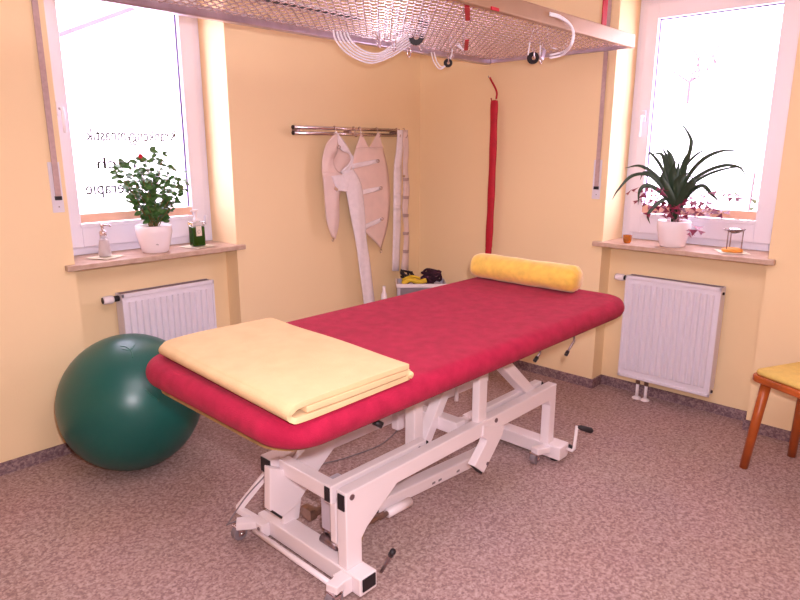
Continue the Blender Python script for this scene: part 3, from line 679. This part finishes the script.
b = MB(); c = on(404, 176, 1, -.090); b.box(c, (.02, .006, .016)); b.build('buckle', 'chrome', t, bevel=.002)

# ------------------------------------------------------------------ long red bag on the right wall
t = thing('hanging_red_bag', 'long thin red cloth bag hanging on the wall right of the corner', 'bag', (0, 0, 0))
pts = [on(490, 78, 0, -.02), on(496.5, 91, 0, -.045), on(496.3, 99, 0, -.05)]
b = MB(); b.tube(catmull(pts, 5), .006, 8); b.build('hanging_cord', 'redbag', t, smooth=True)
b = MB(); P = [on(494.5, 100, 0, -.05), on(494.2, 106, 0, -.052), on(493, 150, 0, -.055), on(491, 200, 0, -.055), on(489, 240, 0, -.055), on(488, 258, 0, -.05)]
P = catmull(P, 8); b = MB(); rings = []
for i, p in enumerate(P):
    s_ = i/(len(P)-1); rr = min(.026, .010+s_*.12) * (1+.05*math.sin(i*.9)) * (.86 if s_ > .86 else 1)
    rings.append([b.b.verts.new(p+Vector((.55*rr*math.cos(2*PI*k/16)*(1+.08*math.sin(k*3)), rr*math.sin(2*PI*k/16), 0))) for k in range(16)])
for a, c in zip(rings, rings[1:]):
    for k in range(16): b.b.faces.new((a[k], a[(k+1) % 16], c[(k+1) % 16], c[k]))
b.b.faces.new(rings[0][::-1]); b.b.faces.new(rings[-1]); b.build('bag_body', 'redbag', t, smooth=True)
b = MB(); b.tube([on(493.5, 103, 0, -.055), on(491.5, 100, 0, -.06), on(491, 98, 0, -.06)], .004, 6); b.build('drawstring_end', 'redbag', t, smooth=True)
b = MB(); c = on(490, 78, 0, -.01); b.tube([(0, c.y, c.z+.005), (-.025, c.y, c.z+.003), (-.028, c.y, c.z+.012)], .003, 6); b.build('wall_hook', 'steel', t, smooth=True)

# ------------------------------------------------------------------ box of belts in the corner
BC = Vector((-.285, -.275, 0)); BR = -PI/4; hh = on(415, 286, 1, -.345).z; x0, x1, y0, y1 = -.165, .165, -.10, .10
t = thing('storage_box', 'pale grey storage box in the corner behind the table', 'box', BC, BR)
b = MB(); b.bx(x0, x1, y0, y0+.01, 0, hh); b.bx(x0, x1, y1-.01, y1, 0, hh); b.bx(x0, x0+.01, y0+.01, y1-.01, 0, hh); b.bx(x1-.01, x1, y0+.01, y1-.01, 0, hh); b.bx(x0+.01, x1-.01, y0+.01, y1-.01, 0, .01)
b.bx(x0+.01, x1-.01, y0+.01, y1-.01, hh-.04, hh-.03)
b.build('box_body', 'greybox', t, bevel=.002)
b = MB(); b.bx(x0-.006, x1+.006, y0-.008, y0, hh-.02, hh+.004); b.bx(x0-.008, x0, y0, y1, hh-.02, hh+.004); b.build('box_rim', 'white', t, bevel=.002)
b = MB(); b.bx(x0+.02, x1-.02, y0-.004, y0-.0005, hh-.10, hh-.025); b.build('front_label', 'grey', t)
zc = hh-.03
def tangle(name, label, m_, seed, cx, half, n, r_):
    rnd = random.Random(seed); P = []
    for k in range(n*3):
        P.append((max(x0+.03, min(x1-.03, cx+rnd.uniform(-half, half))), rnd.uniform(-.02, y1-.03), zc+.014+rnd.uniform(0, .09)))
    b = MB(); b.tube(catmull(P, 5), r_, 6); o = b.build(name, m_, smooth=True, loc=BC, rotz=BR); tag(o, label, 'belts')
tangle('belt_tangle', 'black tangled belts heaped in the left of the grey corner box', 'black', 1, -.09, .055, 9, .007)
tangle('belt_tangle', 'dark plum belts heaped in the right of the grey corner box', 'plum', 2, .07, .075, 11, .009)
b = MB(); b.tube(catmull([(-.13, -.075, zc+.03), (-.08, -.07, zc+.055), (-.02, -.07, zc+.04), (.03, -.065, zc+.05)], 6), .017, 8); b.tube(catmull([(-.13, -.05, zc+.05), (-.07, -.05, zc+.075), (-.01, -.045, zc+.06)], 6), .009, 8)
tag(b.build('yellow_belt', 'yellowbelt', smooth=True, loc=BC, rotz=BR), 'yellow rolled belt at the front of the grey corner box', 'belt')
# small bottle next to the box
b = MB(); c = on(384, 292, 1, -.20); c.x += .02; b.lathe([(.018, 0), (.02, .01), (.02, c.z-.02), (.012, c.z+.0), (.010, c.z+.02), (.010, c.z+.04)], (c.x-.02, -.20, 0), 16)
tag(b.build('white_tube', 'white', smooth=True), 'white narrow tube standing left of the corner box', 'tube')

# ------------------------------------------------------------------ things on the sills
def pot(par, c, r0, r1, h, name='flower_pot'):
    b = MB(); b.lathe([(r0*.9, 0), (r0, .006), (r0+(r1-r0)*.45, h*.35), (r1, h*.72), (r1*.99, h-.004), (r1*.95, h), (r1*.90, h-.004), (r1*.88, h-.02), (.001, h-.022)], c, 40, capb=True, capt=False)
    b.build(name, 'pot', par, smooth=True)
    b = MB(); b.lathe([(.001, h-.02), (r1*.6, h-.012), (r1*.88, h-.016)], c, 24, capb=False, capt=False); b.build('soil', 'soil', par, smooth=True)
pc = on(156, 252, 2, SZ); pc = Vector((pc.x+.005, .085, SZ))
t = thing('potted_shrub', 'bushy green potted plant with one red flower on the left sill', 'potted plant', pc)
pot(t, (0, 0, 0), .066, .089, .138)
b = MB()
def leaf(b, p, d, n, L, W, bend=.2, k=5):
    d = d.normalized(); s_ = d.cross(n).normalized(); n = s_.cross(d); pl, pr, pm = [], [], []
    for i in range(k+1):
        u_ = i/k; wd = W*math.sin(PI*min(1, u_*.92+.06))**.8*.5 if 0 < i < k else .0006
        c = p+d*L*u_-n*bend*L*u_*u_
        pl.append(b.b.verts.new(c+s_*wd+n*wd*.25)); pm.append(b.b.verts.new(c)); pr.append(b.b.verts.new(c-s_*wd+n*wd*.25))
    for i in range(k):
        b.b.faces.new((pl[i], pm[i], pm[i+1], pl[i+1])); b.b.faces.new((pm[i], pr[i], pr[i+1], pm[i+1]))
rnd = random.Random(11); ends = []
def px_local(px, py, dd): return on(px, py, 1, pc.y+dd)-pc
stems = [(130, 168), (118, 160), (136, 157), (145, 160), (150, 152), (163, 155), (170, 165), (178, 172), (160, 175), (140, 185), (170, 190), (150, 195), (122, 178), (186, 184), (130, 200), (158, 165), (165, 205), (175, 200), (143, 170), (152, 182), (146, 208), (160, 210), (154, 200), (168, 180), (136, 190), (114, 168), (180, 180)]
sb = MB()
for (px, py) in stems:
    dd = rnd.uniform(-.06, .07); e = px_local(px, py, dd); a = Vector((rnd.uniform(-.02, .02), rnd.uniform(-.02, .02), .11))
    mid = a.lerp(e, .5)+Vector((rnd.uniform(-.015, .015), rnd.uniform(-.01, .01), .01))
    Q = catmull([a, mid, e], 6); sb.tube(Q, .0022, 5); ends.append(Q)
sb.build('stems', 'stem', t, smooth=True)
b = MB()
for Q in ends:
    for i in range(24):
        u_ = .30+.70*i/23; p = Q[min(int(u_*len(Q)), len(Q)-1)]; a = rnd.uniform(0, 2*PI)
        d = Vector((math.cos(a), math.sin(a)*.8, rnd.uniform(-.3, .7))); L = rnd.uniform(.024, .042)
        q = p+Vector((rnd.gauss(0, .008), rnd.gauss(0, .008), rnd.gauss(0, .006)))
        q.y = min(q.y, .10)
        leaf(b, q, d, Vector((rnd.uniform(-.6, .6), -1.0+rnd.uniform(-.5, .5), .7)), L, L*.68)
b.build('foliage', 'leaf', t, smooth=True)
c = px_local(140, 156, -.07); b = MB()
for k in range(6):
    a = k*PI/3; leaf(b, c, Vector((math.cos(a), -.5, math.sin(a))), Vector((0, -1, 0)), .014, .014, .1, 3)
b.build('flower', 'redpetal', t, smooth=True)
b = MB(); q0 = Vector((-.02, -.073, .045)); b.tube(catmull([q0+Vector((-.010, .002, 0)), q0+Vector((-.004, 0, .004)), q0+Vector((.0, 0, -.002)), q0+Vector((.006, 0, .008)), q0+Vector((.012, .002, .003))], 5), .0012, 5); b.build('pot_emblem', 'grey', t)

def napkin(label, c, s_, rz):
    b = MB(); n = 8; g = []
    for i in range(n+1):
        g.append([b.b.verts.new((s_*(i/n-.5), s_*(j/n-.5), .0015+.003*abs(math.sin(i*1.1+j*.7))*(abs(i-n/2)+abs(j-n/2))/n)) for j in range(n+1)])
    for i in range(n):
        for j in range(n): b.b.faces.new((g[i][j], g[i+1][j], g[i+1][j+1], g[i][j+1]))
    o = b.build('paper_napkin', 'paper', solid=.001, loc=c, rotz=rz); o.location.z = SZ+.001; tag(o, label, 'napkin'); return o
sc = Vector((-2.212, .085, SZ+.006))
napkin('patterned paper napkin under the clear soap dispenser', sc, .13, .5)
napkin('pale napkin under the green bottle on the left sill', (-1.722, .08, 0), .14, .3)
napkin('paper napkin under the oil burner on the right sill', (.085, -2.085, 0), .14, .55)
t = thing('soap_dispenser', 'small clear glass pump dispenser on the left sill', 'soap dispenser', sc); t.scale = (1.12, 1.12, 1.12)
b = MB(); b.lathe([(.022, 0), (.027, .004), (.027, .012), (.022, .05), (.018, .075), (.013, .088), (.013, .092)], (0, 0, 0), 24); b.build('glass_bottle', 'glass', t, smooth=True)
b = MB(); b.lathe([(.021, .004), (.021, .012), (.016, .06), (.012, .075)], (0, 0, 0), 20); b.build('soap', 'white', t, smooth=True)
b = MB(); b.lathe([(.015, .092), (.015, .108), (.008, .114), (.005, .116), (.005, .132), (.009, .134), (.009, .140), (.003, .142)], (0, 0, 0), 18)
b.tube([(0, 0, .136), (.02, -.014, .137), (.028, -.02, .130)], .0035, 8); b.build('pump_head', 'chrome', t, smooth=True)
gc = Vector((-1.722, .075, SZ+.006))
t = thing('green_bottle', 'square bottle of dark green liquid with white pump on the left sill', 'bottle', gc); t.scale = (1.22, 1.22, 1.25)
def sqbottle(w_, h0, h1): 
    b = MB(); b.prism([(x, y, h0) for x, y in rounded_outline(-w_, w_, -w_*.7, w_*.7, .008, 4)], (0, 0, h1-h0)); return b
sqbottle(.030, .002, .085).build('green_liquid', 'liquid', t, smooth=False, bevel=.003)
sqbottle(.032, .0855, .105).build('bottle_shoulder', 'glass', t, bevel=.003)
b = MB(); b.lathe([(.012, .105), (.012, .118), (.006, .12), (.006, .145), (.010, .147), (.010, .155)], (0, 0, 0), 18); b.tube([(0, 0, .15), (-.028, -.012, .152)], .004, 8); b.build('pump_head', 'white', t, smooth=True)
b = MB(); b.bx(-.016, .010, -.0235, -.0222, .045, .088); l = b.build('paper_label', 'paper', t)
b = MB(); b.tube([(-.003+.006*math.cos(q), -.024, .064+.008*math.sin(q)) for q in [2*PI*k/12 for k in range(12)]], .0008, 4, closed=True); b.build('label_mark', 'grey', l)

# right sill
pc2 = Vector((.085, on(672, 245, 0, .085).y, SZ))
t = thing('strap_leaf_plant', 'tall dark strap leaf plant with purple clover in white pot, right sill', 'potted plant', pc2)
pot(t, (0, 0, 0), .066, .086, .142)
def PL(px, py, dd=0): return on(px, py, 0, pc2.x+dd)-pc2
b = MB()
base = Vector((0, 0, .13))
def strap(pts, W):
    P = catmull([base+Vector((random.uniform(-.012, .012), random.uniform(-.012, .012), 0))]+[PL(*q) for q in pts], 7); n = len(P); prev = None
    for i, p in enumerate(P):
        tn = (P[min(i+1, n-1)]-P[max(i-1, 0)]).normalized()
        vw = Vector((-.72, -.45, .25)); s_ = tn.cross(vw).normalized()
        u_ = i/(n-1); wd = 1.5*W*(.45+.55*math.sin(PI*min(1, u_*.9+.1))) if u_ < .6 else 1.5*W*max(.03, (1-(u_-.6)/.4)**.8)
        nn = s_.cross(tn)
        cur = (b.b.verts.new(p+s_*wd/2+nn*wd*.18), b.b.verts.new(p), b.b.verts.new(p-s_*wd/2+nn*wd*.18))
        if prev: b.b.faces.new((prev[0], prev[1], cur[1], cur[0])); b.b.faces.new((prev[1], prev[2], cur[2], cur[1]))
        prev = cur
for pts, W in (
    ([(678, 190, -.02), (690, 150, -.05), (689, 135, -.05), (676, 117, -.05)], .014),
    ([(674, 190, 0), (671, 160, 0), (666, 148, .0)], .026), ([(680, 190, -.03), (684, 165, -.03), (688, 152, -.03)], .026),
    ([(671, 190, .02), (667, 172, .02), (662, 155, .0), (652, 154, 0)], .018), ([(668, 185, .0), (660, 165, 0), (650, 153, -.02), (649, 160, -.03)], .012) ,
    ([(675, 195, -.03), (672, 175, -.04), (676, 160, -.05)], .028), ([(676, 195, -.04), (678, 180, -.05), (690, 172, -.06)], .024),
    ([(684, 185, -.04), (700, 162, -.06), (722, 151, -.08), (744, 152, -.08)], .014), ([(684, 190, -.03), (700, 175, -.05), (722, 166, -.06), (740, 168, -.07), (748, 182, -.07)], .013),
    ([(686, 192, -.02), (705, 176, -.02), (730, 168, -.02), (752, 168, -.02)], .010), ([(668, 192, -.02), (655, 175, -.04), (640, 166, -.06), (625, 168, -.08)], .014),
    ([(666, 195, -.02), (650, 176, -.05), (632, 176, -.07), (618, 190, -.10), (612, 200, -.12)], .012), ([(668, 200, -.04), (650, 186, -.06), (640, 190, -.08), (638, 205, -.10)], .016),
    ([(668, 196, -.02), (660, 182, 0), (645, 172, .0), (640, 180, -.02)], .012), ([(688, 195, -.04), (702, 186, -.06), (712, 195, -.08), (722, 204, -.08)], .016),
    ([(672, 175, .03), (668, 160, .04), (660, 143, .05)], .014), ([(682, 175, .04), (696, 155, .06), (712, 148, .07)], .010),
    ([(668, 200, -.06), (656, 205, -.09), (648, 215, -.11), (650, 224, -.11)], .014), ([(674, 205, -.05), (668, 190, -.07), (662, 178, -.08), (666, 168, -.08)], .022),
    ([(678, 205, -.05), (686, 190, -.07), (694, 183, -.07), (690, 175, -.07)], .022), ([(676, 200, .0), (676, 180, .0), (680, 158, .01)], .024)):
    strap(pts, W)
b.build('strap_leaves', 'leafdark', t, smooth=True)
b = MB(); sb = MB(); rnd = random.Random(5)
ox = [(631, 190), (644, 192), (650, 188), (655, 200), (660, 206), (652, 211), (668, 203), (670, 212), (690, 200), (696, 206), (704, 195), (712, 201), (722, 205), (728, 193), (735, 197), (718, 190), (700, 212), (708, 213), (716, 211), (722, 213), (680, 210), (688, 214), (662, 190), (640, 200), (690, 232), (698, 230), (676, 207), (684, 203), (665, 214), (706, 204), (655, 194), (713, 208), (648, 204)]
for px, py in ox:
    p = PL(px, py, rnd.uniform(-.13, -.02)); a0 = rnd.uniform(0, 2*PI)
    sb.tube(catmull([base+Vector((rnd.uniform(-.03, .03), rnd.uniform(-.03, .03), -.004)), base.lerp(p, .5)+Vector((0, 0, .03)), p], 5), .0009, 4)
    tilt = Vector((rnd.uniform(-.8, -.1), rnd.uniform(-.6, .4), rnd.uniform(.5, 1))).normalized()
    for k in range(3):
        a = a0+k*2*PI/3; q = tilt.to_track_quat('Z', 'Y').to_matrix(); d = q@Vector((math.cos(a), math.sin(a), -.2)); s_ = q@Vector((-math.sin(a), math.cos(a), -.1)); L = rnd.uniform(.028, .042)
        v = [b.b.verts.new(p), b.b.verts.new(p+d*L+s_*L*.62), b.b.verts.new(p+d*L*.85), b.b.verts.new(p+d*L-s_*L*.62)]
        b.b.faces.new((v[0], v[1], v[2])); b.b.faces.new((v[0], v[2], v[3]))
b.build('clover_leaves', 'oxalis', t, smooth=False); sb.build('clover_stems', 'pinkstem', t, smooth=True)
cc = on(627, 243, 2, SZ); cc = Vector((max(.03, cc.x), cc.y, SZ+.0005))
t = thing('tealight_glass', 'small amber glass candle holder at the left end of the right sill', 'candle holder', cc); t.scale = (1.3, 1.3, 1.25)
b = MB(); b.lathe([(.013, 0), (.016, .006), (.019, .036), (.018, .036), (.014, .008), (.001, .007)], (0, 0, 0), 20, capt=False); b.build('glass_cup', 'amber', t, smooth=True)
b = MB(); b.lathe([(.0135, .0085), (.014, .02)], (0, 0, 0), 16); b.build('candle', 'wax', t, smooth=True)
oc = Vector((.085, -2.085, SZ+.006))
t = thing('oil_burner', 'small steel oil burner with glass bowl and orange tray, right sill', 'oil burner', oc); t.scale = (1.2, 1.2, 1.1)
b = MB(); b.lathe([(.040, 0), (.042, .003), (.040, .012), (.030, .016), (.001, .016)], (0, 0, 0), 24, capt=False); b.build('orange_tray', 'wax', t, smooth=True)
for a in (.6, 2.7, 4.8):
    x, y = .034*math.cos(a), .034*math.sin(a); b = MB(); b.tube([(x, y, .010), (x*1.02, y*1.02, .100)], .0022, 6); b.build('leg', 'steel', t, smooth=True)
b = MB(); b.lathe([(.008, .084), (.026, .092), (.042, .104), (.044, .106), (.040, .106), (.024, .095), (.004, .088)], (0, 0, 0), 28, capt=True); b.build('glass_bowl', 'glass', t, smooth=True)
b = MB(); b.tube([(.037*math.cos(q), .037*math.sin(q), .100) for q in [2*PI*k/24 for k in range(24)]], .002, 6, closed=True); b.build('ring', 'steel', t, smooth=True)

# ------------------------------------------------------------------ wooden chair at the right edge
Aq = Vector((-.450, -2.365, 0)); u_ = Vector((.90, -.43, 0)).normalized(); v_ = Vector((-.43, -.90, 0)).normalized(); SU, SV = .36, .42
t = thing('wooden_chair', 'orange brown wooden chair with yellow seat pad against the right wall', 'chair', Aq + u_*SU/2 + v_*SV/2 + Vector((-.008, .005, 0)), math.atan2(u_.y, u_.x))
def cl(u, v): return (u*SU/2, -v*SV/2)
def outline(k, r): return rounded_outline(-SU/2+k, SU/2-k, -SV/2+k, SV/2-k, r)
b = MB(); b.prism([(x, y, .424) for x, y in outline(0, .05)], (0, 0, .030)); b.build('seat_frame', 'wood', t, bevel=.008, segs=3)
b = MB()
rings = []
for ins, z in ((.018, .4545), (.012, .464), (.016, .474), (.03, .480), (.08, .483)):
    rings.append([b.b.verts.new((x, y, z)) for x, y in outline(ins, max(.015, .05-ins))])
for a, c in zip(rings, rings[1:]):
    for k in range(len(a)): b.b.faces.new((a[k], a[(k+1) % len(a)], c[(k+1) % len(a)], c[k]))
b.b.faces.new(rings[0][::-1]); b.b.faces.new(rings[-1]); b.build('seat_pad', 'cushion', t, smooth=True)
for su in (-1, 1):
    for sv in (-1, 1):
        b = MB(); b.tube([((SU/2-.055)*su, (SV/2-.055)*sv, .426), ((SU/2-.026)*su, (SV/2-.022)*sv, .0)], [.022, .018], 20); b.build('leg', 'wood', t, smooth=True)
for su in (-1, 1):
    b = MB(); b.tube([((SU/2-.03)*su, -SV/2+.03, .425), ((SU/2-.03)*su, -SV/2-.02, .84)], [.016, .014], 12); b.build('back_post', 'wood', t, smooth=True)
b = MB(); b.box((0, -SV/2-.018, .78), (SU-.02, .018, .14)); b.build('backrest', 'wood', t, bevel=.006)

# ------------------------------------------------------------------ outdoors, seen pale through the panes
b = MB(); g = []; N = 28
for i in range(N+1):
    row = []
    for j in range(N+1):
        x = -20+60*i/N; y = -20+60*j/N; d = max(0, x-3, y-3); z = -.6+min(3.1, .5*d)+.15*noise.noise(Vector((x*.3, y*.3, 0))); row.append(b.b.verts.new((x, y, z)))
    g.append(row)
for i in range(N):
    for j in range(N):
        if (-20+60*(i+.5)/N) < 1.4 and (-20+60*(j+.5)/N) < 1.4: continue
        b.b.faces.new((g[i][j], g[i+1][j], g[i+1][j+1], g[i][j+1]))
tag(b.build('snow_ground', 'snow', smooth=True), kind='structure')
def bare_tree(label, base_, h, seed, spread=1.0):
    rnd = random.Random(seed); t = thing('bare_tree', label, 'tree', base_); b = MB(); s = MB()
    s.tube(catmull([(0, 0, 0), (.03, .01, h*.13), (0, 0, h*.25)], 5), [.028]*11, 8)
    def grow(p, d, L, r_, lv):
        q = p+d*L; mid = p.lerp(q, .5)+Vector((rnd.uniform(-1, 1), rnd.uniform(-1, 1), rnd.uniform(-.5, 1)))*L*.08
        b.tube([p, mid, q], [r_, r_*.85, r_*.65], 5, cap=False)
        if lv == 0: return
        for k in range(3):
            nd = (d+Vector((rnd.uniform(-1, 1), rnd.uniform(-1, 1), rnd.uniform(-.1, .8)))*.75*spread).normalized(); grow(q, nd, L*rnd.uniform(.6, .85), r_*.6, lv-1)
    for k in range(4):
        a = k*PI/2+rnd.random(); grow(Vector((0, 0, h*.24)), Vector((math.cos(a)*spread, math.sin(a)*spread, 1)).normalized(), h*.2, .02, 5)
    s.build('trunk', 'bark', t, smooth=True); b.build('branches', 'bark', t, smooth=True)
pt = on(688, 98, 0, 9); bare_tree('bare frosted tree on the snowy slope outside the right window', (pt.x, pt.y, on(688, 98, 0, 9).z-.1), 1.55, 3, 1.5)
pt = on(748, 185, 0, 3.0)
t = thing('frosted_shrub', 'pale green frosted shrub outside the lower right of the right window', 'shrub', (pt.x, pt.y, -.5))
b = MB(); rnd = random.Random(9); s = MB()
for k in range(26):
    a = rnd.uniform(0, 2*PI); e = Vector((math.cos(a)*rnd.uniform(.05, .4), math.sin(a)*rnd.uniform(.05, .35), rnd.uniform(.6, 1.75)))
    s.tube([(0, 0, 0), e*.5+Vector((0, 0, .1)), e], .006, 5)
    for j in range(8):
        p = e*(.45+.07*j); leaf(b, p, Vector((rnd.uniform(-1, 1), rnd.uniform(-1, 1), rnd.uniform(-.2, .8))), Vector((0, 0, 1)), .10, .05)
s.build('stems', 'bark', t, smooth=True); b.build('foliage', 'shrub', t)
t = thing('neighbouring_house', 'pale house with sloping roof edge seen through the left window', 'house', (0, 0, 0))
va, vc = on(60, 32, 1, 9), on(135, 5, 1, 9); vd = vc-va; ea, pk = va-vd*.8, va+vd*1.9; eb = Vector((2*pk.x-ea.x, 9, ea.z))
b = MB(); b.prism([(ea.x, 9, -.5), (eb.x, 9, -.5), (eb.x, 9, eb.z), (pk.x, 9, pk.z), (ea.x, 9, ea.z)], (0, 6, 0)); b.build('house_wall', 'house', t)
for e_ in (ea, eb):
    b = MB(); b.prism([e_, pk, pk+Vector((0, 0, .16)), e_+Vector((0, 0, .16))], (0, 6.1, 0)); b.build('house_roof', 'snow', t)
    b = MB(); b.prism([e_+Vector((0, -.06, -.08)), pk+Vector((0, -.06, -.08)), pk+Vector((0, -.06, 0)), e_+Vector((0, -.06, 0))], (0, .05, 0)); b.build('verge_board', 'bark', t)
